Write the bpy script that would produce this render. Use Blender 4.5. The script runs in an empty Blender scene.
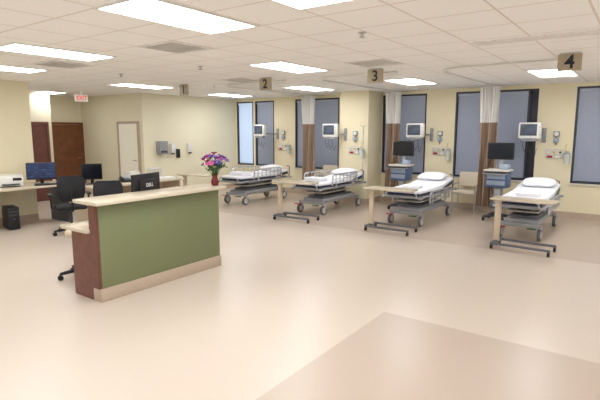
import bpy, bmesh, math, random
from mathutils import Vector, Matrix
random.seed(4)
S=bpy.context.scene; COL=S.collection
pi=math.pi
def lin(c):
    o=[]
    for v in c[:3]:
        v/=255.0
        o.append(v/12.92 if v<=.04045 else ((v+.055)/1.055)**2.4)
    return (*o,1)
def mat(name,col,rough=.5,metal=0,var=.04,scale=30,emit=0,trans=0,bump=0,alpha=1):
    m=bpy.data.materials.new(name); m.use_nodes=True
    nt=m.node_tree; b=nt.nodes['Principled BSDF']
    b.inputs['Roughness'].default_value=rough; b.inputs['Metallic'].default_value=metal
    tc=nt.nodes.new('ShaderNodeTexCoord'); n=nt.nodes.new('ShaderNodeTexNoise'); n.inputs['Scale'].default_value=scale; n.inputs['Detail'].default_value=4
    nt.links.new(tc.outputs['Object'],n.inputs['Vector'])
    r=nt.nodes.new('ShaderNodeValToRGB'); c=lin(col)
    r.color_ramp.elements[0].color=(*[v*(1-var*2) for v in c[:3]],1); r.color_ramp.elements[1].color=(*[min(1,v*(1+var*2)) for v in c[:3]],1)
    r.color_ramp.elements[0].position=.3; r.color_ramp.elements[1].position=.7
    nt.links.new(n.outputs['Fac'],r.inputs['Fac']); nt.links.new(r.outputs['Color'],b.inputs['Base Color'])
    if emit:
        nt.links.new(r.outputs['Color'],b.inputs['Emission Color']); b.inputs['Emission Strength'].default_value=emit
    if trans: b.inputs['Transmission Weight'].default_value=trans
    if alpha<1: b.inputs['Alpha'].default_value=alpha
    if bump:
        bp=nt.nodes.new('ShaderNodeBump'); bp.inputs['Strength'].default_value=bump; bp.inputs['Distance'].default_value=.01
        nt.links.new(n.outputs['Fac'],bp.inputs['Height']); nt.links.new(bp.outputs['Normal'],b.inputs['Normal'])
    return m
def mathn(nt,op,a,b=None):
    n=nt.nodes.new('ShaderNodeMath'); n.operation=op
    for i,v in enumerate((a,b)):
        if v is None: continue
        if isinstance(v,(int,float)): n.inputs[i].default_value=v
        else: nt.links.new(v,n.inputs[i])
    return n.outputs[0]
def mix(nt,f,a,b):
    n=nt.nodes.new('ShaderNodeMix'); n.data_type='RGBA'
    nt.links.new(f,n.inputs[0])
    for i,v in ((6,a),(7,b)):
        if isinstance(v,tuple): n.inputs[i].default_value=v
        else: nt.links.new(v,n.inputs[i])
    return n.outputs[2]
# ---------- materials
M={}
M['wall']=mat('wall_paint',(234,223,190),.75,var=.005,scale=3)
M['wall2']=mat('wall_paint_pale',(235,227,200),.75,var=.005,scale=3)
M['base']=mat('baseboard_vinyl',(188,168,148),.5,var=.02)
M['white']=mat('white_plastic',(232,230,224),.4,var=.01)
M['offwhite']=mat('offwhite_plastic',(214,208,194),.45,var=.02)
M['gray']=mat('gray_plastic',(150,150,152),.45)
M['mgray']=mat('medium_gray_plastic',(96,97,103),.45)
M['dgray']=mat('dark_gray_plastic',(62,63,68),.45)
M['black']=mat('black_plastic',(22,22,25),.4)
M['fabricblack']=mat('black_mesh_fabric',(34,34,38),.85,var=.15,scale=200,bump=.3)
M['chrome']=mat('chrome',(205,205,210),.25,metal=1,var=.01)
M['steel']=mat('painted_steel',(186,186,188),.4,metal=.3)
M['lamtop']=mat('laminate_top',(202,188,164),.3,var=.05,scale=60)
M['stone']=mat('speckled_solid_surface',(214,202,180),.25,var=.06,scale=160)
M['green']=mat('olive_green_laminate',(120,126,88),.5,var=.02,scale=90)
M['dwood']=mat('dark_mahogany_laminate',(110,64,54),.4,var=.08,scale=12)
M['door']=mat('door_wood',(118,72,42),.4,var=.12,scale=6)
M['tan']=mat('tan_vinyl',(208,190,164),.5,var=.03)
M['chairtan']=mat('pale_beige_vinyl',(220,207,184),.5,var=.02)
M['sheet']=mat('white_linen',(236,236,240),.85,var=.02,scale=14,bump=.25)
M['navy']=mat('navy_vinyl',(38,50,84),.5)
M['blue']=mat('blue_plastic',(84,104,140),.45)
M['ltblue']=mat('light_blue_plastic',(160,174,194),.45)
M['curtain']=mat('brown_woven_curtain',(172,148,128),.9,var=.07,scale=60,bump=.2)
M['mesh']=mat('white_curtain_netting',(240,237,232),.9,var=.03,scale=150)
M['frame']=mat('dark_bronze_frame',(50,52,64),.4)
M['dusk']=mat('tinted_glass',(132,138,154),.3,var=.01)
M['blind']=mat('blue_gray_blind',(172,179,196),.5,var=.02,emit=.08)  # faint glow added to the slats to brighten them
M['blindlt']=mat('lit_pale_blue_blind',(196,212,234),.5,var=.02,emit=.5)  # lit look of the end window put into the blind as glow
M['sign']=mat('tan_sign_board',(172,158,132),.5,var=.02)
M['red']=mat('red_plastic',(170,30,28),.4)
M['yellow']=mat('yellow_plastic',(215,185,60),.5)
M['vase']=mat('dark_red_glass',(110,16,24),.12)
M['leaf']=mat('leaf_green',(50,92,40),.6,var=.15)
M['paper']=mat('paper',(240,240,236),.8,var=.01)
M['vent']=mat('vent_metal',(236,232,226),.5)
M['grille']=mat('vent_grille',(226,222,214),.6)  # louver and slot colour, slightly darker than the vent frame
M['lens']=mat('light_diffuser',(246,249,253),.5,var=0,emit=13.5)
M['screen']=mat('dark_screen',(18,22,32),.15)
M['glass']=mat('window_glass',(150,165,185),.05,var=0)
M['clear']=mat('frosted_plastic',(205,210,200),.2)
M['doorway_glow']=mat('bright_doorway_panel',(236,230,212),.3,var=.01,emit=.12)  # bright interior of the open doorway, put into the panel as glow
M['exitw']=mat('exit_face',(235,225,215),.4,emit=.3)
M['exitr']=mat('exit_red',(225,90,80),.4,emit=.6)
for k,c in dict(fl_purple=(122,52,150),fl_red=(180,40,80),fl_blue=(80,70,170),fl_pink=(205,90,150),fl_lilac=(165,110,190)).items(): M[k]=mat(k,c,.7,var=.1)
def screenmat(name,c1,c2,em):
    m=bpy.data.materials.new(name); m.use_nodes=True; nt=m.node_tree; b=nt.nodes['Principled BSDF']
    tc=nt.nodes.new('ShaderNodeTexCoord'); br=nt.nodes.new('ShaderNodeTexBrick'); br.inputs['Scale'].default_value=6
    br.inputs['Color1'].default_value=lin(c1); br.inputs['Color2'].default_value=lin(c2); br.inputs['Mortar'].default_value=lin((20,25,45)); br.inputs['Mortar Size'].default_value=.03
    mp=nt.nodes.new('ShaderNodeMapping'); mp.inputs['Rotation'].default_value=(pi/2,0,0)
    nt.links.new(tc.outputs['Object'],mp.inputs[0]); nt.links.new(mp.outputs[0],br.inputs['Vector'])
    nt.links.new(br.outputs['Color'],b.inputs['Base Color']); nt.links.new(br.outputs['Color'],b.inputs['Emission Color']); b.inputs['Emission Strength'].default_value=em
    b.inputs['Roughness'].default_value=.2
    return m
M['scr_on']=screenmat('computer_desktop_screen',(40,62,105),(24,36,66),.5)
M['scr_vit']=mat('vital_signs_screen',(74,82,96),.25,var=.15,scale=8,emit=.15)
def floormat():
    m=bpy.data.materials.new('vinyl_floor'); m.use_nodes=True; nt=m.node_tree; b=nt.nodes['Principled BSDF']
    g=nt.nodes.new('ShaderNodeNewGeometry'); s=nt.nodes.new('ShaderNodeSeparateXYZ'); nt.links.new(g.outputs['Position'],s.inputs[0])
    x,y=s.outputs[0],s.outputs[1]
    z1=mathn(nt,'MULTIPLY',mathn(nt,'GREATER_THAN',x,-1.98),mathn(nt,'LESS_THAN',y,4.17))
    z2=mathn(nt,'MULTIPLY',mathn(nt,'GREATER_THAN',y,7.4),mathn(nt,'GREATER_THAN',x,-9.4))
    z=mathn(nt,'MAXIMUM',z1,z2)
    n=nt.nodes.new('ShaderNodeTexNoise'); n.inputs['Scale'].default_value=140; n.inputs['Detail'].default_value=3; nt.links.new(g.outputs['Position'],n.inputs['Vector'])
    f=n.outputs['Fac']
    a=mix(nt,f,lin((207,193,178)),lin((214,200,185)))
    c=mix(nt,f,lin((188,171,155)),lin((196,179,163)))
    nt.links.new(mix(nt,z,a,c),b.inputs['Base Color'])
    b.inputs['Roughness'].default_value=.3; b.inputs['Specular IOR Level'].default_value=.35
    return m
def ceilmat():
    m=bpy.data.materials.new('acoustic_tile_grid'); m.use_nodes=True; nt=m.node_tree; b=nt.nodes['Principled BSDF']
    g=nt.nodes.new('ShaderNodeNewGeometry'); s=nt.nodes.new('ShaderNodeSeparateXYZ'); nt.links.new(g.outputs['Position'],s.inputs[0])
    def line(o,off):
        fr=mathn(nt,'FRACT',mathn(nt,'DIVIDE',mathn(nt,'ADD',o,off),.61))
        return mathn(nt,'GREATER_THAN',mathn(nt,'ABSOLUTE',mathn(nt,'SUBTRACT',fr,.5)),.485)
    l=mathn(nt,'MAXIMUM',line(s.outputs[0],1.65+61),line(s.outputs[1],61-8.29))
    n=nt.nodes.new('ShaderNodeTexNoise'); n.inputs['Scale'].default_value=80; n.inputs['Detail'].default_value=5; nt.links.new(g.outputs['Position'],n.inputs['Vector'])
    a=mix(nt,n.outputs['Fac'],lin((248,246,242)),lin((253,252,249)))
    nt.links.new(mix(nt,l,a,lin((224,216,205))),b.inputs['Base Color']); b.inputs['Roughness'].default_value=.9
    return m
M['floor']=floormat(); M['ceil']=ceilmat()

# ---------- geometry builder
class G:
    def __init__(s): s.bm=bmesh.new()
    def box(s,c,d,rot=None,bev=0,seg=2):
        vs=bmesh.ops.create_cube(s.bm,size=1)['verts']
        MM=Matrix.Translation(c)@(rot.to_4x4() if rot else Matrix())@Matrix.Diagonal((*d,1))
        bmesh.ops.transform(s.bm,matrix=MM,verts=vs)
        if bev:
            es=list({e for v in vs for e in v.link_edges})
            bmesh.ops.bevel(s.bm,geom=es,offset=bev,segments=seg,affect='EDGES',profile=.5)
        return s
    def b2(s,x0,x1,y0,y1,z0,z1,bev=0): return s.box(((x0+x1)/2,(y0+y1)/2,(z0+z1)/2),(x1-x0,y1-y0,z1-z0),bev=bev)
    def tube(s,pts,r,n=8,closed=False,cap=True):
        pts=[Vector(p) for p in pts]; N=len(pts); rings=[]; up=None
        rs=r if isinstance(r,(list,tuple)) else [r]*N
        for i,p in enumerate(pts):
            if closed: d=pts[(i+1)%N]-pts[i-1]
            elif i==0: d=pts[1]-p
            elif i==N-1: d=p-pts[-2]
            else: d=(pts[i+1]-p).normalized()+(p-pts[i-1]).normalized()
            d.normalize()
            if up is None: up=Vector((0,0,1)) if abs(d.z)<.9 else Vector((1,0,0))
            a=up-d*up.dot(d)
            if a.length<1e-4: a=d.orthogonal()
            a.normalize(); up=a; bb=d.cross(a)
            rings.append([s.bm.verts.new(p+(a*math.cos(2*pi*k/n)+bb*math.sin(2*pi*k/n))*rs[i]) for k in range(n)])
        for i in range(N if closed else N-1):
            A,B=rings[i],rings[(i+1)%N]
            for k in range(n): s.bm.faces.new((A[k],A[(k+1)%n],B[(k+1)%n],B[k]))
        if cap and not closed: s.bm.faces.new(rings[0][::-1]); s.bm.faces.new(rings[-1])
        return s
    def cyl(s,p,q,r,r2=None,n=16): return s.tube([p,q],[r,r if r2 is None else r2],n)
    def lathe(s,prof,c=(0,0,0),n=20,rot=None):
        R=(rot.to_4x4() if rot else Matrix()); T=Matrix.Translation(c)@R; rings=[]
        for r,z in prof: rings.append([s.bm.verts.new(T@Vector((r*math.cos(2*pi*k/n),r*math.sin(2*pi*k/n),z))) for k in range(n)])
        for A,B in zip(rings,rings[1:]):
            for k in range(n): s.bm.faces.new((A[k],A[(k+1)%n],B[(k+1)%n],B[k]))
        s.bm.faces.new(rings[0][::-1]); s.bm.faces.new(rings[-1]); return s
    def ball(s,c,r,u=12,v=8,rot=None):
        vs=bmesh.ops.create_uvsphere(s.bm,u_segments=u,v_segments=v,radius=1)['verts']
        if isinstance(r,(int,float)): r=(r,r,r)
        bmesh.ops.transform(s.bm,matrix=Matrix.Translation(c)@(rot.to_4x4() if rot else Matrix())@Matrix.Diagonal((*r,1)),verts=vs); return s
    def prism(s,pts,x0,x1,bev=0):
        A=[s.bm.verts.new((x0,y,z)) for y,z in pts]; B=[s.bm.verts.new((x1,y,z)) for y,z in pts]; n=len(pts)
        fs=[s.bm.faces.new(A[::-1]),s.bm.faces.new(B)]
        for k in range(n): fs.append(s.bm.faces.new((A[k],A[(k+1)%n],B[(k+1)%n],B[k])))
        if bev:
            es=list({e for f in fs for e in f.edges}); bmesh.ops.bevel(s.bm,geom=es,offset=bev,segments=3,affect='EDGES',profile=.5)
        return s
    def obj(s,name,m,parent=None,label=None,smooth=True,loc=None):
        bmesh.ops.recalc_face_normals(s.bm,faces=s.bm.faces)
        me=bpy.data.meshes.new(name); s.bm.to_mesh(me); s.bm.free()
        me.materials.append(M[m] if isinstance(m,str) else m)
        if smooth:
            for p in me.polygons: p.use_smooth=True
            me.set_sharp_from_angle(angle=math.radians(38))
        o=bpy.data.objects.new(name,me); COL.objects.link(o)
        if parent: o.parent=parent
        if loc: o.location=loc
        if label: o['label']=label
        return o
def RX(a): return Matrix.Rotation(math.radians(a),3,'X')
def RY(a): return Matrix.Rotation(math.radians(a),3,'Y')
def RZ(a): return Matrix.Rotation(math.radians(a),3,'Z')
def root(name,label,cat,loc=(0,0,0),rz=0,group=None,kind=None,parent=None):
    e=bpy.data.objects.new(name,None); COL.objects.link(e); e.location=loc; e.rotation_euler=(0,0,math.radians(rz)); e.empty_display_size=.1
    if parent: e.parent=parent
    if label: e['label']=label
    if cat: e['category']=cat
    if group: e['group']=group
    if kind: e['kind']=kind
    return e
def tag(o,label,cat,group=None):
    o['label']=label; o['category']=cat
    if group: o['group']=group
    return o
def struct(o,label=None):
    o['kind']='structure'
    if label: o['label']=label
    return o
def text(name,body,size,m,parent,loc,rot,ext=.002):
    cu=bpy.data.curves.new(name,'FONT'); cu.body=body; cu.size=size; cu.extrude=ext; cu.align_x='CENTER'; cu.align_y='CENTER'; cu.offset=size*.02
    t=bpy.data.objects.new('tmp',cu); COL.objects.link(t); bpy.context.view_layer.update()
    me=bpy.data.meshes.new_from_object(t.evaluated_get(bpy.context.evaluated_depsgraph_get())); bpy.data.objects.remove(t)
    me.materials.clear(); me.materials.append(M[m])
    o=bpy.data.objects.new(name,me); COL.objects.link(o); o.parent=parent; o.location=loc; o.rotation_euler=[math.radians(a) for a in rot]
    return o
H=2.7; YW=11.0
# ---------- structure
struct(G().b2(-13.6,4.5,-3,11.3,-.1,0).obj('floor','floor',smooth=False),'glossy cream sheet vinyl floor with taupe inlaid zones')
struct(G().b2(-13.6,4.5,-3,11.3,H,H+.1).obj('ceiling','ceil',smooth=False),'white acoustic tile drop ceiling')
wins=[(-10.32,-9.66,'blindlt'),(-9.58,-8.86,'blind'),(-8.1,-6.66,'blind'),(-5.4,-4.28,'blind'),(-3.6,-1.9,'blind'),(-1.22,.5,'blind')]
ZB,ZT=.72,2.62
g=G(); g.b2(-10.55,4.5,YW,YW+.3,0,ZB); g.b2(-10.55,4.5,YW,YW+.3,ZT,H)
xs=[-10.55]+[v for w in wins for v in w[:2]]+[4.5]
for i in range(0,len(xs),2): g.b2(xs[i],xs[i+1],YW,YW+.3,ZB,ZT)
struct(g.obj('wall_back','wall',smooth=False),'cream painted wall with tall windows')
for i,(a,b,bm_) in enumerate(wins):
    w=root('window_%d'%(i+1),'tall dark-framed window with horizontal blinds',None,((a+b)/2,YW,0),kind='structure')
    h=(b-a)/2
    g=G(); t=.035
    g.b2(-h,-h+t,.0,.12,ZB,ZT); g.b2(h-t,h,.0,.12,ZB,ZT); g.b2(-h+t,h-t,.0,.12,ZT-t,ZT); g.b2(-h+t,h-t,.0,.12,ZB,ZB+t)
    if h>.8: g.b2(h-.2,h-.16,.02,.12,ZB+t,ZT-t)
    g.obj('window_frame','frame',w,smooth=False)
    G().b2(-h+t,h-t,.14,.15,ZB,ZT).obj('glass_pane','dusk' if bm_=='blind' else 'glass',w,smooth=False)
    if h>.8: G().b2(h-.16,h-t,.1,.12,ZB+t,ZT-t).obj('side_panel','frame',w,smooth=False)
    r=h-.2 if h>.8 else h-t-.01
    g=G(); z=ZB+.065
    while z<ZT-.1:
        g.box(((-h+t+.01+r)/2,.05,z),(r+h-t-.01,.042,.0025),rot=RX(-64)); z+=.036
    g.b2(-h+t+.01,r,.02,.07,ZT-.09,ZT-.04)
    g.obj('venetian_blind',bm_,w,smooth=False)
    G().b2(-h-.02,h+.02,-.04,.0,ZB-.035,ZB).obj('window_sill','offwhite',w)
# column
struct(G().b2(-6.2,-5.42,10.28,YW,0,H).obj('wall_column','wall',smooth=False),'cream painted square column')
struct(G().b2(-10.55,-10.4,7.63,YW,0,H).obj('wall_left','wall2',smooth=False),'pale cream wall')
struct(G().b2(-13.35,-10.55,7.63,7.78,0,H).obj('wall_corridor','wall2',smooth=False),'pale cream corridor wall')
struct(G().b2(-13.35,-13.2,4.0,7.63,0,H).obj('wall_far','wall2',smooth=False),'corridor end wall')
struct(G().b2(-13.2,-12.3,4.3,6.3,0,H).obj('wall_recess','wall2',smooth=False),'corridor wall beside recess')
struct(G().b2(-9.95,-9.8,-3,4.62,0,H).obj('wall_near','wall',smooth=False),'cream painted wall behind work desk')
g=G(); g.b2(-10.39,-6.2,YW-.015,YW,0,.13); g.b2(-5.42,4.5,YW-.015,YW,0,.13); struct(g.obj('baseboard_back','base',smooth=False))
g=G(); g.b2(-6.215,-6.2,10.265,YW,0,.13); g.b2(-5.42,-5.405,10.265,YW,0,.13); g.b2(-6.2,-5.42,10.265,10.28,0,.13); struct(g.obj('baseboard_column','base',smooth=False))
struct(G().b2(-10.4,-10.385,7.615,YW,0,.13).obj('baseboard_left','base',smooth=False))
struct(G().b2(-9.8,-9.785,-3,4.62,0,.13).obj('baseboard_near','base',smooth=False))
struct(G().b2(-13.2,-11.55,7.615,7.63,0,.13).obj('baseboard_corridor','base',smooth=False))
# doors
def door(n,w,h,loc,rz,slab,frame,label,knob=True):
    d=root('door_%d'%n,label,None,loc,rz,kind='structure')
    g=G(); g.b2(-w/2-.06,-w/2,-.05,0,0,h+.06); g.b2(w/2,w/2+.06,-.05,0,0,h+.06); g.b2(-w/2,w/2,-.05,0,h,h+.06); g.obj('door_frame',frame,d,smooth=False)
    G().b2(-w/2+.003,w/2-.003,-.035,0,.01,h-.003).obj('door_slab',slab,d,smooth=False)
    if knob: G().cyl((w/2-.07,-.035,1.0),(w/2-.07,-.08,1.0),.014).tube([(w/2-.07,-.08,1.0),(w/2-.18,-.08,1.0)],.011).obj('door_handle','chrome',d)
    return d
door(1,.88,1.93,(-13.2,7.14,0),90,'door','door','brown wood door at corridor end')
door(2,.8,1.94,(-10.99,7.63,0),0,'doorway_glow','base','bright open doorway as a glowing pale panel in tan metal frame')
door(3,.34,1.92,(-12.3,5.97,0),90,'dwood','dwood','narrow dark wood door',False)
# ---------- ceiling fixtures
def fixture(x0,x1,y0,y1):
    cx,cy=(x0+x1)/2,(y0+y1)/2; a,b=(x1-x0)/2,(y1-y0)/2
    e=root('ceiling_light','recessed fluorescent troffer with white diffuser','ceiling light',(cx,cy,H),group='fluorescent ceiling lights')
    g=G(); t=.025
    g.b2(-a,a,-b,-b+t,-.014,0); g.b2(-a,a,b-t,b,-.014,0); g.b2(-a,-a+t,-b+t,b-t,-.014,0); g.b2(a-t,a,-b+t,b-t,-.014,0)
    g.obj('light_trim','white',e,smooth=False)
    G().b2(-a+t,a-t,-b+t,b-t,-.009,0).obj('diffuser','lens',e,smooth=False)
L=[(-1.65,-1.04,8.29,9.51),(-4.09,-3.48,8.29,9.51),(-6.53,-5.92,8.4,9.62),(-9.45,-8.84,8.9,10.12),(.79,1.4,8.29,9.51),
(-4.70,-4.09,5.24,6.46),(-9.05,-8.44,5.85,7.07),(-3.5,-2.89,2.17,3.39),(-6.15,-5.54,2.5,3.72),(-8.2,-7.59,2.7,3.92),
(-2.26,-1.65,1.9,3.12),(.79,1.4,5.24,6.46),(-12.4,-11.79,5.9,6.5),
(.79,1.4,1.43,2.65),(3.0,3.61,2.0,3.2),(-3.2,-2.6,-1.0,.2),(0,.6,-1.0,.2),(-6.3,-5.7,-1,.2),(-8.9,-8.3,-1,.2),(3.0,3.6,5.0,6.2)]  # panels outside the camera view are added for fill light
for l in L: fixture(*l)
def vent(cx,cy,a,b):
    e=root('air_vent','square metal ceiling air diffuser','air vent',(cx,cy,H),group='ceiling air vents')
    g=G(); t=.03
    g.b2(-a,a,-b,-b+t,-.012,0); g.b2(-a,a,b-t,b,-.012,0); g.b2(-a,-a+t,-b+t,b-t,-.012,0); g.b2(a-t,a,-b+t,b-t,-.012,0)
    g.obj('vent_frame','vent',e,smooth=False)
    g=G(); y=-b+t+.02
    while y<b-t: g.box((0,y,-.006),(2*a-2*t,.028,.003),rot=RX(8)); y+=.035
    g.obj('vent_louvers','grille',e,smooth=False)
for v in [(-4.395,3.715,.3,.3),(-6.835,3.715,.3,.3),(-3.175,6.155,.3,.3),(-6.225,6.765,.3,.3)]: vent(*v)
e=root('linear_diffuser','long narrow white ceiling air slot','air vent',(-.7,5.45,H))
G().b2(-.9,.9,-.12,.12,-.012,0).obj('slot_frame','vent',e); G().b2(-.88,.88,-.02,.02,-.016,-.012).obj('slot','grille',e)
for p in [(-2.3,4.2),(-5.4,5.0),(-3.5,6.95),(-7.5,7.3),(-7.2,4.9)]:
    e=root('fire_sprinkler','small chrome ceiling sprinkler head','sprinkler',(p[0],p[1],H),group='ceiling sprinklers')
    G().lathe([(.04,0),(.04,-.008),(.015,-.012),(.015,-.04),(.03,-.045),(.03,-.05)],n=14).obj('sprinkler_head','chrome',e)
for i,(n,x) in enumerate((('1',-7.76),('2',-5.6),('3',-3.44),('4',-.85))):
    y=6.72
    e=root('bay_number_sign','tan hanging sign with black number '+n,'sign',(x,y,H),group='bay number signs')
    G().b2(-.13,.13,-.012,.012,-.215,-.016,bev=.004).obj('sign_board','sign',e)
    g=G(); g.b2(-.11,.11,-.006,.006,-.024,0); g.obj('hanging_bracket','steel',e)
    text('numeral',n,.22,'black',e,(0,-.014,-.118),(90,0,0))
e=root('exit_sign','white exit sign with red letters','exit sign',(-11.2,6.5,H),90)
G().b2(-.16,.16,-.02,.02,-.24,-.08,bev=.005).cyl((0,0,-.09),(0,0,0),.012).obj('sign_box','exitw',e)
text('lettering','EXIT',.13,'exitr',e,(0,-.022,-.16),(90,0,0))
def track(x,xr):
    e=root('curtain_track','white ceiling-mounted privacy curtain rail','curtain rail',(0,0,H),group='curtain rails')
    pts=[(x,10.95,-.02),(x,7.7,-.02)]
    for k in range(1,7):
        a=k/6*pi/2; pts.append((x+.5-.5*math.cos(a),7.7-.5*math.sin(a),-.02))
    pts.append((xr,7.2,-.02))
    G().tube(pts,.016,8).obj('rail','white',e)
track(-7.3,-5.5); track(-4.95,-3.3); track(-2.7,-.9)
def curtain(x,y,rz,w=.2):
    e=root('privacy_curtain','gathered brown curtain with white netting top','curtain',(x,y,0),rz,group='privacy curtains')
    def sheet(z0,z1,nz,k0):
        bm=bmesh.new(); rows=[]; n=110
        for j in range(nz+1):
            z=z0+(z1-z0)*j/nz; s=1-.16*math.sin(min(1,max(0,(z-.2)/2.4))*pi)
            row=[]
            for i in range(n+1):
                u=i/n; xx=(u-.5)*2*w*s; yy=.045*math.sin(u*2*pi*7+.5*math.sin(z*1.2))*(.75+.25*math.sin(i*.7+z))
                row.append(bm.verts.new((xx+.012*math.sin(u*31+z*2),yy,z)))
            rows.append(row)
        for A,B in zip(rows,rows[1:]):
            for i in range(n): bm.faces.new((A[i],A[i+1],B[i+1],B[i]))
        q=G(); q.bm.free(); q.bm=bm; return q
    sheet(.18,1.93,16,0).obj('curtain_fabric','curtain',e); sheet(1.93,2.64,8,0).obj('netting_top','mesh',e)
    G().box((0,0,2.645),(2*w,.015,.03),bev=.004).obj('hook_strip','white',e)
curtain(-7.3,10.5,10,.2); curtain(-4.93,10.6,10,.19); curtain(-2.7,10.4,0,.2)

# ---------- stretcher beds
YS,ZS=.94,.89
def wheel(g,c,r,w): g.lathe([(r*.5,-w/2),(r*.93,-w/2),(r,-w/4),(r,w/4),(r*.93,w/2),(r*.5,w/2)],c,18,RY(90))
def bed(loc,rz,label,railup,back=18,pole=False):
    e=root('hospital_stretcher',label,'hospital bed',loc,rz,group='hospital stretchers')
    parts=[]
    def P(g,*a): parts.append(g.obj(*a))
    g=G(); g.box((0,0,.31),(.54,1.5,.12),bev=.04); g.box((0,.78,.27),(.64,.12,.07),bev=.02); g.box((0,-.78,.27),(.64,.12,.07),bev=.02); P(g,'chassis','gray',e)
    g=G(); g.box((0,0,.39),(.44,1.25,.06),bev=.025); P(g,'chassis_cover','mgray',e)
    for x in (-.3,.3):
        for y in (-.8,.8):
            c=root('caster',None,None,(x,y*YS,0),0,parent=e)
            g=G(); wheel(g,(0,0,.1),.1,.05); g.obj('wheel','mgray',c)
            g=G(); wheel(g,(0,0,.1),.07,.056); g.obj('hub','offwhite',c)
            g=G(); g.box((-.036,.02,.14),(.008,.05,.12),bev=.003); g.box((.036,.02,.14),(.008,.05,.12),bev=.003); g.box((0,.02,.205),(.08,.07,.02),bev=.005); g.obj('fork','steel',c)
    for y in (-.48,.48):
        pr=[(.12,.34)]
        for k in range(6): z=.36+k*.04; pr+=[(.115,z),(.095,z+.02)]
        pr+=[(.12,.6)]
        P(G().lathe(pr,(0,y,0),20),'lift_pedestal','mgray',e)
    g=G(); g.tube([(-.35,-1.0,.625),(.35,-1.0,.625),(.35,1.0,.625),(-.35,1.0,.625)],.024,8,closed=True)
    for y in (-.6,0,.6): g.box((0,y,.62),(.68,.06,.035))
    P(g,'litter_frame','gray',e)
    a=math.tan(math.radians(back)); zt=.665; h=.76*a
    prof=lambda z0,th:[(-.97,z0),(.2,z0),(.96,z0+h),(.96-.3*th*a*2,z0+h+th),(.17,z0+th),(-.97,z0+th)]
    P(G().prism(prof(.635,.03),-.34,.34,.006),'litter_deck','mgray',e)
    P(G().prism(prof(zt,.09),-.33,.33,.03),'mattress','navy',e)
    P(G().prism([(-.98,.7),(.2,.7),(.965,.7+h),(.945,.775+h),(.17,.775),(-.98,.775)],-.34,.34,.03),'fitted_sheet','sheet',e)
    for sx in (-1,1):
        X=sx*.37
        if railup: z0,z1=.68,.94
        else: z0,z1=.46,.7
        g=G(); y0,y1=-.55,.6
        g.tube([(X,y0,z0),(X,y0+.03,z1-.04),(X,y0+.1,z1),(X,y1-.1,z1),(X,y1-.03,z1-.04),(X,y1,z0)],.017,8)
        g.tube([(X,y0,z0+.04),(X,y1,z0+.04)],.014,8); g.tube([(X,y0+.02,(z0+z1)/2+.02),(X,y1-.02,(z0+z1)/2+.02)],.01,8)
        for k in range(1,7): yy=y0+k*(y1-y0)/7; g.cyl((X,yy,z0+.04),(X,yy,z1),.01,n=8)
        for yy in (y0+.2,y1-.2): g.box((sx*.355,yy,(.6+z0)/2+.02),(.02,.06,abs(.62-z0)+.08),bev=.005)
        P(g,'side_rail','steel',e)
    g=G()
    g.tube([(-.3,-1.0,.62),(-.3,-1.05,.64),(-.3,-1.07,.7),(-.24,-1.07,.75),(.24,-1.07,.75),(.3,-1.07,.7),(.3,-1.05,.64),(.3,-1.0,.62)],.014,8); P(g,'footboard_handle','steel',e)
    for s_ in (-1,1):
        P(G().tube([(s_*.3,1.0,.62),(s_*.3,1.05,.7),(s_*.3,1.06,.92),(s_*.22,1.06,.95)],.014,8),'push_handle','mgray',e)
        for y in (-1.02,1.02): P(G().lathe([(.035,-.025),(.05,-.01),(.05,.01),(.035,.025)],(s_*.35,y,.62),14),'corner_bumper','gray',e)
    g=G(); g.tube([(-.26,-.84,.22),(-.26,-.95,.24)],.012); g.box((-.26,-.97,.24),(.14,.06,.015),bev=.005); P(g,'brake_pedal','red',e)
    g=G(); g.box((.2,-.97,.24),(.14,.06,.015),bev=.005); g.tube([(.2,-.84,.22),(.2,-.95,.24)],.012); P(g,'steer_pedal','leaf',e)
    P(G().box((0,-.1,.5),(.5,1.2,.025),bev=.01),'storage_tray','offwhite',e)
    if pole:
        g=G(); g.cyl((.33,.95,.6),(.33,.95,2.1),.011,n=10); g.tube([(.24,.95,2.13),(.26,.95,2.1),(.4,.95,2.1),(.42,.95,2.13)],.006,6); P(g,'infusion_pole','chrome',e)
    sc=Matrix.Diagonal((1,YS,ZS,1))
    for o in parts: o.data.transform(sc)
    return e
beds=[(-8.0,9.2,True,6,False),(-5.75,9.15,True,8,True),(-3.6,9.15,False,9,False),(-1.6,9.15,False,9,False)]
labs=['hospital stretcher with raised rails near the far windows','hospital stretcher with raised rails in front of the column','hospital stretcher with lowered rails and white linens','hospital stretcher with lowered rails behind overbed table']
for (x,y,up,bk,po),lb in zip(beds,labs): bed((x,y,0),0,lb,up,bk,po)
def pillow(loc,tilt,rz=0):
    bm=bmesh.new(); n=16; rows={}
    for sgn in (1,-1):
        for i in range(n+1):
            for j in range(n+1):
                x=-1+2*i/n; y=-1+2*j/n
                z=sgn*.065*((1-x**4)*(1-y**4))**.5*(1+.1*math.sin(3*x+2*y))
                if abs(abs(x)-1)<1e-6 or abs(abs(y)-1)<1e-6:
                    if sgn==-1: continue
                rows[(sgn,i,j)]=bm.verts.new((x*.28*(1-.04*y*y),y*.18*(1-.04*x*x),z))
    def gv(s,i,j): return rows.get((s,i,j)) or rows[(1,i,j)]
    for s_ in (1,-1):
        for i in range(n):
            for j in range(n): bm.faces.new((gv(s_,i,j),gv(s_,i+1,j),gv(s_,i+1,j+1),gv(s_,i,j+1)))
    q=G(); q.bm.free(); q.bm=bm; o=q.obj('pillow','sheet'); tag(o,'plump white pillow at the head of the stretcher','pillow','pillows on stretchers')
    o.location=loc; o.rotation_euler=(math.radians(tilt),0,math.radians(rz)); return o
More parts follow.
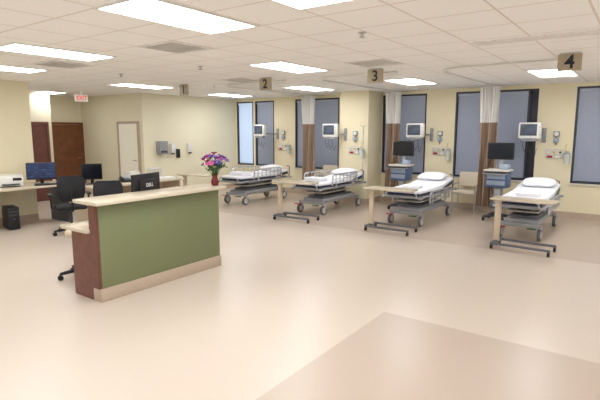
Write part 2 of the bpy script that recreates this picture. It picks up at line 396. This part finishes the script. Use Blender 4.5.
for (x,y,up,bk,po) in beds:
    a=math.radians(bk); yy=.66; pillow((x+random.uniform(-.02,.02),y+yy*YS-math.sin(a)*.06,(.775+(yy-.17)*math.tan(a))*ZS+.063),bk,random.uniform(-5,5))
def blanket(loc,rz,m,label,d=(.4,.3),n=3):
    g=G()
    for k in range(n): g.box((random.uniform(-.008,.008),random.uniform(-.008,.008),.014+k*.026),(d[0],d[1],.027),bev=.011)
    o=g.obj('folded_blanket',m); tag(o,label,'blanket','folded blankets'); o.location=loc; o.rotation_euler=(0,0,math.radians(rz))
BZ=.775*ZS+.001
blanket((-8.0,8.6,BZ),3,'sheet','folded white blanket on stretcher')
blanket((-5.75,8.55,BZ),-4,'sheet','folded white blanket on stretcher')
blanket((-3.58,8.6,BZ),4,'sheet','folded white gown on stretcher',(.36,.24),2)
blanket((-1.55,8.65,BZ),4,'sheet','folded white gown on stretcher',(.36,.24),2)
# ---------- overbed tables
def obt(loc,rz,label):
    e=root('overbed_table',label,'overbed table',loc,rz,group='overbed tables')
    G().box((0,0,.755),(.88,.38,.028),bev=.01).obj('table_top','lamtop',e)
    g=G(); g.box((-.32,0,.73),(.14,.1,.03),bev=.008); g.box((0,0,.737),(.6,.1,.014)); g.obj('top_bracket','offwhite',e)
    g=G(); g.box((-.36,0,.41),(.085,.055,.64),bev=.012); g.obj('column','tan',e)
    g=G(); g.box((-.36,0,.085),(.07,.42,.045),bev=.012); g.box((.04,-.19,.085),(.8,.045,.035),bev=.01); g.box((.04,.19,.085),(.8,.045,.035),bev=.01); g.obj('base_frame','mgray',e)
    for x,y in ((-.37,-.19),(-.37,.19),(.42,-.19),(.42,.19)):
        g=G(); wheel(g,(x,y,.035),.035,.03); g.cyl((x,y,.035),(x,y,.08),.009,n=8); g.obj('caster','black',e)
obt((-8.4,7.55,0),5,'overbed table with beige top near the counter'); obt((-5.6,7.6,0),3,'overbed table with beige laminate top'); obt((-3.6,7.7,0),0,'overbed table with beige laminate top'); obt((-1.42,7.62,0),-4,'overbed table with beige laminate top and dark base')
# ---------- patient monitors
def pmon(loc,rz,wallv):
    e=root('patient_monitor','white vital signs monitor on wall arm','medical monitor',loc,rz,group='vital signs monitors')
    g=G(); g.box((0,0,0),(.42,.1,.32),bev=.025); g.box((0,.06,0),(.3,.05,.24),bev=.02); g.obj('housing','white',e)
    G().box((-.02,-.051,.012),(.31,.006,.23),bev=.002).obj('screen','scr_vit',e)
    for k in range(4): G().cyl((.175,-.05,-.08+.05*k),(.175,-.06,-.08+.05*k),.01,n=10).obj('control_knob','gray',e)
    g=G(); v=Vector(wallv); g.tube([(0,.06,-.05),(0,.12,-.08),tuple(v*.6+Vector((0,0,-.1))),tuple(v+Vector((0,0,-.1)))],.018); g.box(tuple(v+Vector((0,-.012,-.1))),(.08,.024,.3),bev=.006); g.box((0,-.0,-.19),(.3,.12,.05),bev=.01); g.obj('mounting_arm','gray',e)
    for k in range(3):
        xx=-.12+.1*k; G().tube([(xx,-.04,-.21),(xx+.01,-.06,-.3),(xx+.04,-.02,-.42-.04*k),(xx+.05,.05,-.36)],.006,6).obj('sensor_cable','dgray',e)
pmon((-9.02,10.55,1.77),0,(.3,.45,0)); pmon((-6.33,10.05,1.77),0,(.3,.23,0)); pmon((-4.33,10.5,1.77),0,(.2,.5,0)); pmon((-1.95,10.6,1.77),0,(.2,.4,0))
def outlet_panel(loc):
    e=root('medical_gas_panel','white wall panel with outlets and gas ports','wall panel',loc,0,group='headwall panels')
    G().box((0,-.012,0),(.34,.024,.2),bev=.006).obj('cover_plate','offwhite',e)
    for k,(c) in enumerate(('white','yellow','leaf')): G().cyl((-.11+.11*k,-.024,.03),(-.11+.11*k,-.045,.03),.02,n=14).obj('gas_port',c,e)
    G().box((-.08,-.027,-.06),(.1,.006,.045),bev=.002).obj('power_socket','red',e); G().box((.07,-.027,-.06),(.1,.006,.045),bev=.002).obj('power_socket','white',e)
def canister(loc):
    e=root('suction_canister','clear suction canister on wall bracket','suction canister',loc,0,group='suction canisters')
    G().lathe([(.045,-.2),(.06,0)],(0,-.08,0),18).obj('jar','clear',e); G().lathe([(.063,0),(.063,.02),(.02,.03)],(0,-.08,0),18).obj('lid','ltblue',e)
    g=G(); g.box((0,-.008,0),(.06,.024,.12),bev=.002); g.box((0,-.03,-.02),(.03,.04,.02)); g.obj('bracket','steel',e)
    G().tube([(0,-.08,.03),(-.03,-.1,.08),(-.04,-.05,.12),(-.03,-.02,.2)],.006,6).obj('hose','yellow',e)
def bpunit(loc):
    e=root('blood_pressure_gauge','wall blood pressure gauge with coiled cord','blood pressure gauge',loc,0,group='blood pressure gauges')
    G().box((0,-.025,0),(.11,.05,.11),bev=.01).obj('gauge_case','gray',e); G().cyl((0,-.05,.0),(0,-.056,.0),.042,n=20).obj('dial','white',e)
    pts=[(.015*math.cos(t*1.2),-.04+.015*math.sin(t*1.2),-.055-.005*t) for t in range(36)]
    G().tube(pts,.004,5).obj('coiled_cord','dgray',e); G().box((0,-.04,-.13),(.1,.06,.08),bev=.015).obj('cuff_basket','ltblue',e)
for x,y in ((-8.5,YW),(-5.75,10.28),(-3.92,YW),(-1.52,YW)):
    outlet_panel((x-.02,y,1.3)); canister((x+.22,y,1.3)); bpunit((x,y,1.7))
# ---------- mobile computer carts
def cart(loc,rz):
    e=root('computer_cart','gray-blue medical computer cart with black monitor','computer cart',loc,rz,group='medical computer carts')
    g=G()
    for k in range(4):
        a=pi/4+k*pi/2; g.tube([(0,0,.12),(.26*math.cos(a),.26*math.sin(a),.085)],[.045,.025],8)
    g.lathe([(.12,.1),(.12,.14),(.06,.17)],n=18); g.obj('base','dgray',e)
    for k in range(4):
        a=pi/4+k*pi/2; g=G(); x,y=.26*math.cos(a),.26*math.sin(a); wheel(g,(x,y,.045),.045,.03); g.cyl((x,y,.045),(x,y,.09),.01,n=8); g.obj('caster','black',e)
    G().box((0,.06,.4),(.14,.12,.54),bev=.02).obj('column','steel',e)
    g=G(); g.box((0,0,1.0),(.46,.4,.04),bev=.015); g.obj('work_surface','offwhite',e)
    G().box((0,.02,.81),(.4,.32,.3),bev=.03).obj('cabinet','blue',e)
    for zz in (.88,.76):
        g=G(); g.box((0,-.142,zz),(.34,.014,.09),bev=.004); g.box((0,-.156,zz+.02),(.12,.015,.015),bev=.003); g.obj('drawer','ltblue',e)
    G().box((0,-.2,.945),(.44,.18,.018),bev=.004).obj('keyboard_tray','gray',e)
    G().box((0,-.2,.963),(.4,.14,.018),bev=.004).obj('keyboard','black',e)
    G().box((.13,-.02,1.07),(.14,.12,.1),bev=.015).obj('scanner_dock','ltblue',e)
    G().box((0,.14,1.18),(.07,.05,.34),bev=.01).obj('monitor_post','steel',e)
    G().box((0,.08,1.37),(.5,.05,.33),bev=.012).obj('monitor_housing','black',e)
    G().box((0,.053,1.375),(.46,.004,.28)).obj('screen','screen',e)
    G().tube([(-.15,.1,1.25),(-.24,.1,1.1),(-.23,.12,.8),(-.12,.13,.5)],.008,6).obj('power_cable','black',e)
    G().box((0,.05,.3),(.26,.24,.12),bev=.02).obj('battery_box','mgray',e)
cart((-4.45,10.05,0),-4); cart((-2.34,9.9,0),-4)
# ---------- guest chairs
def gchair(loc,rz):
    e=root('visitor_chair','beige vinyl visitor chair with metal legs','chair',loc,rz,group='visitor chairs')
    G().box((0,0,.44),(.48,.46,.07),bev=.025).obj('seat','chairtan',e)
    G().box((0,.22,.7),(.46,.05,.32),rot=RX(-8),bev=.02).obj('backrest','chairtan',e)
    for sx in (-1,1):
        x=sx*.24
        g=G(); g.tube([(x,-.22,0),(x,-.22,.6),(x,.0,.61),(x,.18,.61),(x,.23,0)],.012,8); g.obj('leg','steel',e)
        G().box((x,-.02,.625),(.05,.3,.025),bev=.01).obj('armrest','chairtan',e)
    for y_ in (.18,-.2): G().cyl((-.24,y_,.41),(.24,y_,.41),.01,n=8).obj('crossbar','steel',e)
    for s_ in (-1,1): G().tube([(s_*.17,.18,.4),(s_*.17,.26,.83)],.01).obj('back_post','steel',e)
gchair((-3.15,10.6,0),0); gchair((-6.75,10.5,0),0)
# ---------- reception desk
e=root('reception_desk','olive green reception counter with dark wood end and stone top','reception desk',(0,0,0))
X0,Y0,Y1=-4.48,2.68,4.4
G().b2(X0-.12,X0,Y0+.02,Y1,.1,1.03,bev=.003).obj('front_panel','green',e)
G().b2(X0-.13,X0+.012,Y0-.005,Y1+.01,0,.14,bev=.003).obj('kick_base','base',e)
g=G(); g.b2(-4.98,X0-.13,Y0,Y0+.03,0,.72); g.b2(X0-.135,X0-.01,Y0-.01,Y0+.02,.14,1.03); g.obj('end_panel','dwood',e,'dark mahogany end panel')
G().b2(-4.98,X0-.13,Y1-.03,Y1,0,.72).obj('side_panel','dwood',e)
G().b2(-5.12,X0-.12,Y0-.05,Y1+.02,.72,.76,bev=.008).obj('work_surface','stone',e)
G().b2(-4.8,-4.36,Y0-.07,Y1+.04,1.03,1.07,bev=.01).obj('transaction_top','stone',e)
G().b2(-4.62,-4.6,Y0+.02,Y1,.76,1.03).obj('privacy_screen','tan',e)
g=G(); g.b2(-4.97,-4.7,Y1-.55,Y1-.05,.03,.7,bev=.005); g.obj('drawer_pedestal','dwood',e)
e=root('work_counter','light stone topped staff work counter','counter',(0,0,0))
G().b2(-8.75,-8.05,4.75,6.9,.72,.76,bev=.008).obj('counter_top','stone',e)
for yy in (4.8,5.8,6.8): G().b2(-8.7,-8.1,yy,yy+.04,0,.72).obj('support_panel','tan',e)
G().b2(-8.7,-8.66,4.84,6.8,.2,.72).obj('modesty_panel','tan',e)
e=root('work_desk','light topped wall desk with dark legs','desk',(0,0,0))
G().b2(-9.78,-8.98,1.6,4.95,.72,.76,bev=.008).obj('desk_top','stone',e)
for yy in (1.7,3.3,4.85): G().b2(-9.7,-9.06,yy-.02,yy+.02,0,.72).obj('support_panel','dgray',e)
# ---------- monitors etc
def monitor(loc,rz,label,scr='screen',w=.5,h=.31,logo=False,lift=.09):
    e=root('computer_monitor',label,'computer monitor',loc,rz)
    g=G(); g.box((0,0,lift+h/2),(w,.035,h),bev=.008); g.box((0,.025,lift+h/2),(w*.6,.03,h*.6),bev=.012); g.obj('housing','black',e)
    G().box((0,-.018,lift+.005+h/2),(w-.03,.003,h-.035)).obj('screen',scr,e)
    g=G(); g.box((0,.045,.06+lift/2),(.06,.02,.12+lift),bev=.005); g.box((0,.03,.008),(.24,.18,.016),bev=.006); g.obj('stand','black',e)
    if logo: text('logo','DELL',.06,'white',e,(0,.058,lift+h/2+.03),(90,0,180),.001)
    return e
monitor((-4.9,3.6,.76),-75,'black monitor seen from behind with white logo',logo=True,lift=.17,w=.5,h=.33)
monitor((-8.5,5.05,.76),60,'black monitor on the staff counter','screen',.36,.3)
monitor((-9.3,4.5,.76),60,'black monitor showing dark blue desktop','scr_on',.5,.32)
def keyboard(loc,rz,lb):
    e=root('computer_keyboard',lb,'keyboard',loc,rz)
    G().box((0,0,.01),(.44,.14,.016),bev=.004).obj('keyboard_base','black',e)
    g=G()
    for i in range(14):
        for j in range(5): g.box((-.2+i*.0305,-.05+j*.025,.021),(.024,.019,.006),bev=.002,seg=1)
    o=g.obj('keys','dgray',e)
keyboard((-9.08,4.5,.76),75,'black computer keyboard on wall desk'); keyboard((-8.2,5.2,.76),70,'black computer keyboard on staff counter')
e=root('printer','white desktop printer with black control panel','printer',(-9.4,3.99,.76),68)
g=G(); g.box((0,0,.09),(.4,.34,.16),bev=.025); g.box((0,.02,.185),(.38,.28,.05),bev=.02); g.obj('printer_body','white',e)
g=G(); g.box((0,-.19,.05),(.28,.1,.02),bev=.004); g.obj('paper_tray','dgray',e); G().box((.1,-.172,.14),(.14,.01,.05),bev=.003).obj('control_panel','black',e)
def tower(loc,rz):
    e=root('computer_tower','black desktop computer tower','computer',loc,rz)
    G().box((0,0,.21),(.18,.42,.4),bev=.01).obj('case','black',e)
    for zz in (.33,.27): G().box((0,-.212,zz),(.14,.006,.03)).obj('drive_bay','dgray',e)
    G().cyl((0,-.21,.2),(0,-.218,.2),.012,n=12).obj('power_button','blue',e)
tower((-9.3,3.9,0),80)
def phone(loc,rz):
    e=root('desk_phone','black office telephone on counter','telephone',loc,rz)
    G().box((0,0,.045),(.2,.2,.05),rot=RX(12),bev=.012).obj('phone_base','black',e)
    g=G(); g.tube([(-.065,-.09,.07),(-.065,-.07,.085),(-.065,.06,.11),(-.065,.08,.095)],[.022,.014,.014,.022],8); g.obj('handset','dgray',e)
    G().box((.04,.04,.083),(.09,.05,.006),rot=RX(12)).obj('display','ltblue',e)
phone((-8.35,5.65,.76),70)
def papers(loc,rz,n,lb='stack of white paper forms'):
    g=G()
    for k in range(n): g.box((random.uniform(-.006,.006),random.uniform(-.006,.006),.002+k*.004),(.216,.28,.0036),rot=RZ(random.uniform(-3,3)))
    o=g.obj('paper_stack','paper',smooth=False); tag(o,lb,'paper','paper stacks'); o.location=loc; o.rotation_euler=(0,0,math.radians(rz))
papers((-8.25,6.2,.76),20,5); papers((-8.25,6.6,.76),-10,9)
for yy,hh,m_ in ((6.0,.16,'white'),(6.55,.2,'offwhite')):
    e=root('file_organizer','desktop file organizer holding folders','file organizer',(-8.6,yy,.76),90,group='file organizers')
    g=G(); g.box((0,0,.008),(.24,.2,.016),bev=.004)
    for k in range(4): g.box((0,-.09+k*.06,hh/2),(.24,.006,hh))
    g.obj('rack',m_,e); g=G()
    for k in range(3): g.box((0,-.06+k*.06,hh*.6),(.22,.02,hh*.95))
    g.obj('folders','paper',e)
e=root('document_tray','red and white document box on the work surface','document box',(-4.88,2.98,.76))
G().box((0,0,.05),(.1,.22,.1),bev=.004).obj('tray','white',e); G().box((.0,0,.11),(.02,.2,.03)).obj('folder','red',e)
# ---------- office chairs
def ochair(loc,rz,label,seatm='fabricblack',back=True,sh=.47):
    e=root('office_chair' if back else 'rolling_stool',label,'office chair' if back else 'stool',loc,rz)
    g=G()
    for k in range(5):
        a=2*pi*k/5+.3; g.tube([(0,0,.11),(.29*math.cos(a),.29*math.sin(a),.075)],[.035,.018],8)
    g.cyl((0,0,.07),(0,0,.13),.045); g.obj('star_base','black',e)
    for k in range(5):
        a=2*pi*k/5+.3; x,y=.29*math.cos(a),.29*math.sin(a)
        g=G(); g.lathe([(.018,-.025),(.03,-.02),(.03,.02),(.018,.025)],(x,y,.03),14,RZ(math.degrees(a)+90)@RY(90)); g.cyl((x,y,.03),(x,y,.08),.01,n=8); g.obj('caster','black',e)
    G().cyl((0,0,.12),(0,0,sh-.04),.025).obj('gas_cylinder','dgray',e)
    if back:
        G().box((0,0,sh),(.48,.46,.07),bev=.033).obj('seat',seatm,e)
        g=G(); rows=[]
        for j in range(9):
            v=j/8; z=sh+.14+.4*v; w_=.19*(1-.25*(2*v-1)**4)+.02*v
            rows.append([Vector((w_*(-1+2*i/8),.27+.05*math.sin(v*pi)-.05*abs(-1+2*i/8)**2,z)) for i in range(9)])
        V=[[g.bm.verts.new(p) for p in r] for r in rows]; V2=[[g.bm.verts.new(p+Vector((0,.018,0))) for p in r] for r in rows]
        for j in range(8):
            for i in range(8):
                g.bm.faces.new((V[j][i],V[j][i+1],V[j+1][i+1],V[j+1][i])); g.bm.faces.new((V2[j][i],V2[j+1][i],V2[j+1][i+1],V2[j][i+1]))
        loop=[rows[0][i] for i in range(9)]+[rows[j][8] for j in range(1,9)]+[rows[8][i] for i in range(7,-1,-1)]+[rows[j][0] for j in range(7,0,-1)]
        g.tube([p+Vector((0,.009,0)) for p in loop],.016,6,closed=True)
        g.obj('backrest','fabricblack',e)
        g=G(); g.tube([(0,.05,sh-.05),(0,.28,sh-.03),(0,.36,sh+.1),(0,.335,sh+.35)],.022); g.obj('back_support','black',e)
        for sx in (-1,1):
            g=G(); g.tube([(sx*.18,0,sh-.04),(sx*.29,0,sh-.02),(sx*.3,.02,sh+.2)],.018); g.box((sx*.3,-.02,sh+.22),(.07,.27,.03),bev=.012); g.obj('armrest','black',e)
    else:
        g=G(); g.lathe([(.1,sh-.05),(.19,sh-.045),(.21,sh-.02),(.21,sh+.01),(.19,sh+.03),(.02,sh+.035)],n=28); g.obj('seat',seatm,e)
    return e
ochair((-8.0,4.32,0),-112,'black mesh office chair with armrests beside wall desk')
ochair((-6.95,4.4,0),-125,'black mesh office chair behind the reception desk',sh=.45)
ochair((-5.48,3.1,0),20,'rolling stool with beige seat and black star base','tan',False,.56)
# ---------- vase with flowers
VX,VY=-4.5,4.36
e=root('flower_vase','dark red glass vase on the counter','vase',(VX,VY,1.07))
G().lathe([(.03,0),(.045,.01),(.05,.05),(.035,.1),(.03,.125),(.04,.15),(.035,.15),(.025,.125),(.03,.1)],n=24).obj('vase_body','vase',e)
e=root('flower_bouquet','mixed purple and pink flower bouquet','flowers',(VX,VY,1.18))
gs=G(); gl=G(); cols=['fl_purple','fl_red','fl_blue','fl_pink','fl_purple','fl_lilac','fl_purple','fl_pink']
pos=[]
for k in range(32):
    a=k*2.4; r=.16*math.sqrt((k+.5)/32); z=.27-r*r*4+random.uniform(-.03,.03); p=Vector((r*math.cos(a),r*math.sin(a),z)); pos.append(p)
    gs.tube([(0,0,-.06),(p.x*.4,p.y*.4,z*.4),tuple(p)],.003,5)
    for q in range(2):
        c=p*.7+Vector((random.uniform(-.03,.03),random.uniform(-.03,.03),-.01)); gl.ball(c,(.035,.012,.006),8,5,RZ(random.uniform(0,360))@RY(random.uniform(-60,60)))
gs.obj('stems','leaf',e); gl.obj('leaves','leaf',e)
for k,p in enumerate(pos):
    g=G(); d=p.normalized(); R=Vector((0,0,1)).rotation_difference(d).to_matrix(); s_=random.uniform(.85,1.25)
    for q in range(7):
        RR=R@RZ(q*360/7)@RY(-25); g.ball(p+RR@Vector((.02*s_,0,.006)),(.02*s_,.011*s_,.005*s_),7,5,RR)
    g.ball(p+d*.006,.009*s_,8,6); g.obj('blossom',cols[k%8],e)
# ---------- left wall dispensers
e=root('paper_towel_dispenser','gray wall-mounted paper towel dispenser','dispenser',(-10.4,8.15,1.32),90)
G().box((0,-.068,0),(.28,.144,.34),bev=.003).obj('dispenser_case','gray',e); G().box((0,-.142,-.1),(.2,.006,.05),bev=.002).obj('slot','dgray',e)
for yy in (8.5,9.1):
    e=root('soap_dispenser','white wall-mounted hand sanitizer dispenser','dispenser',(-10.4,yy,1.25),90,group='sanitizer dispensers')
    G().box((0,-.048,.04),(.12,.104,.24),bev=.003).obj('dispenser_case','white',e); G().box((0,-.06,-.1),(.06,.07,.04),bev=.008).obj('push_lever','dgray',e)
e=root('wall_phone','dark gray telephone mounted on the wall','telephone',(-10.4,8.7,1.15),90)
G().box((0,-.03,0),(.1,.05,.24),bev=.01).obj('phone_base','dgray',e); G().tube([(-.0,-.08,-.1),(0,-.09,0),(0,-.08,.1)],[.022,.014,.022],8).obj('handset','black',e)

# ---------- camera, world
cam=bpy.data.cameras.new('camera'); co=bpy.data.objects.new('camera',cam); COL.objects.link(co)
cam.sensor_width=36; cam.lens=480/600*36; cam.clip_end=200
co.location=(0,0,1.78); co.rotation_euler=(math.radians(90-8.3),0,math.radians(35.8)); S.camera=co
w=bpy.data.worlds.new('world'); S.world=w; w.use_nodes=True; bg=w.node_tree.nodes['Background']; bg.inputs[0].default_value=(.96,.98,1,1); bg.inputs[1].default_value=.9
S.view_settings.view_transform='Standard'
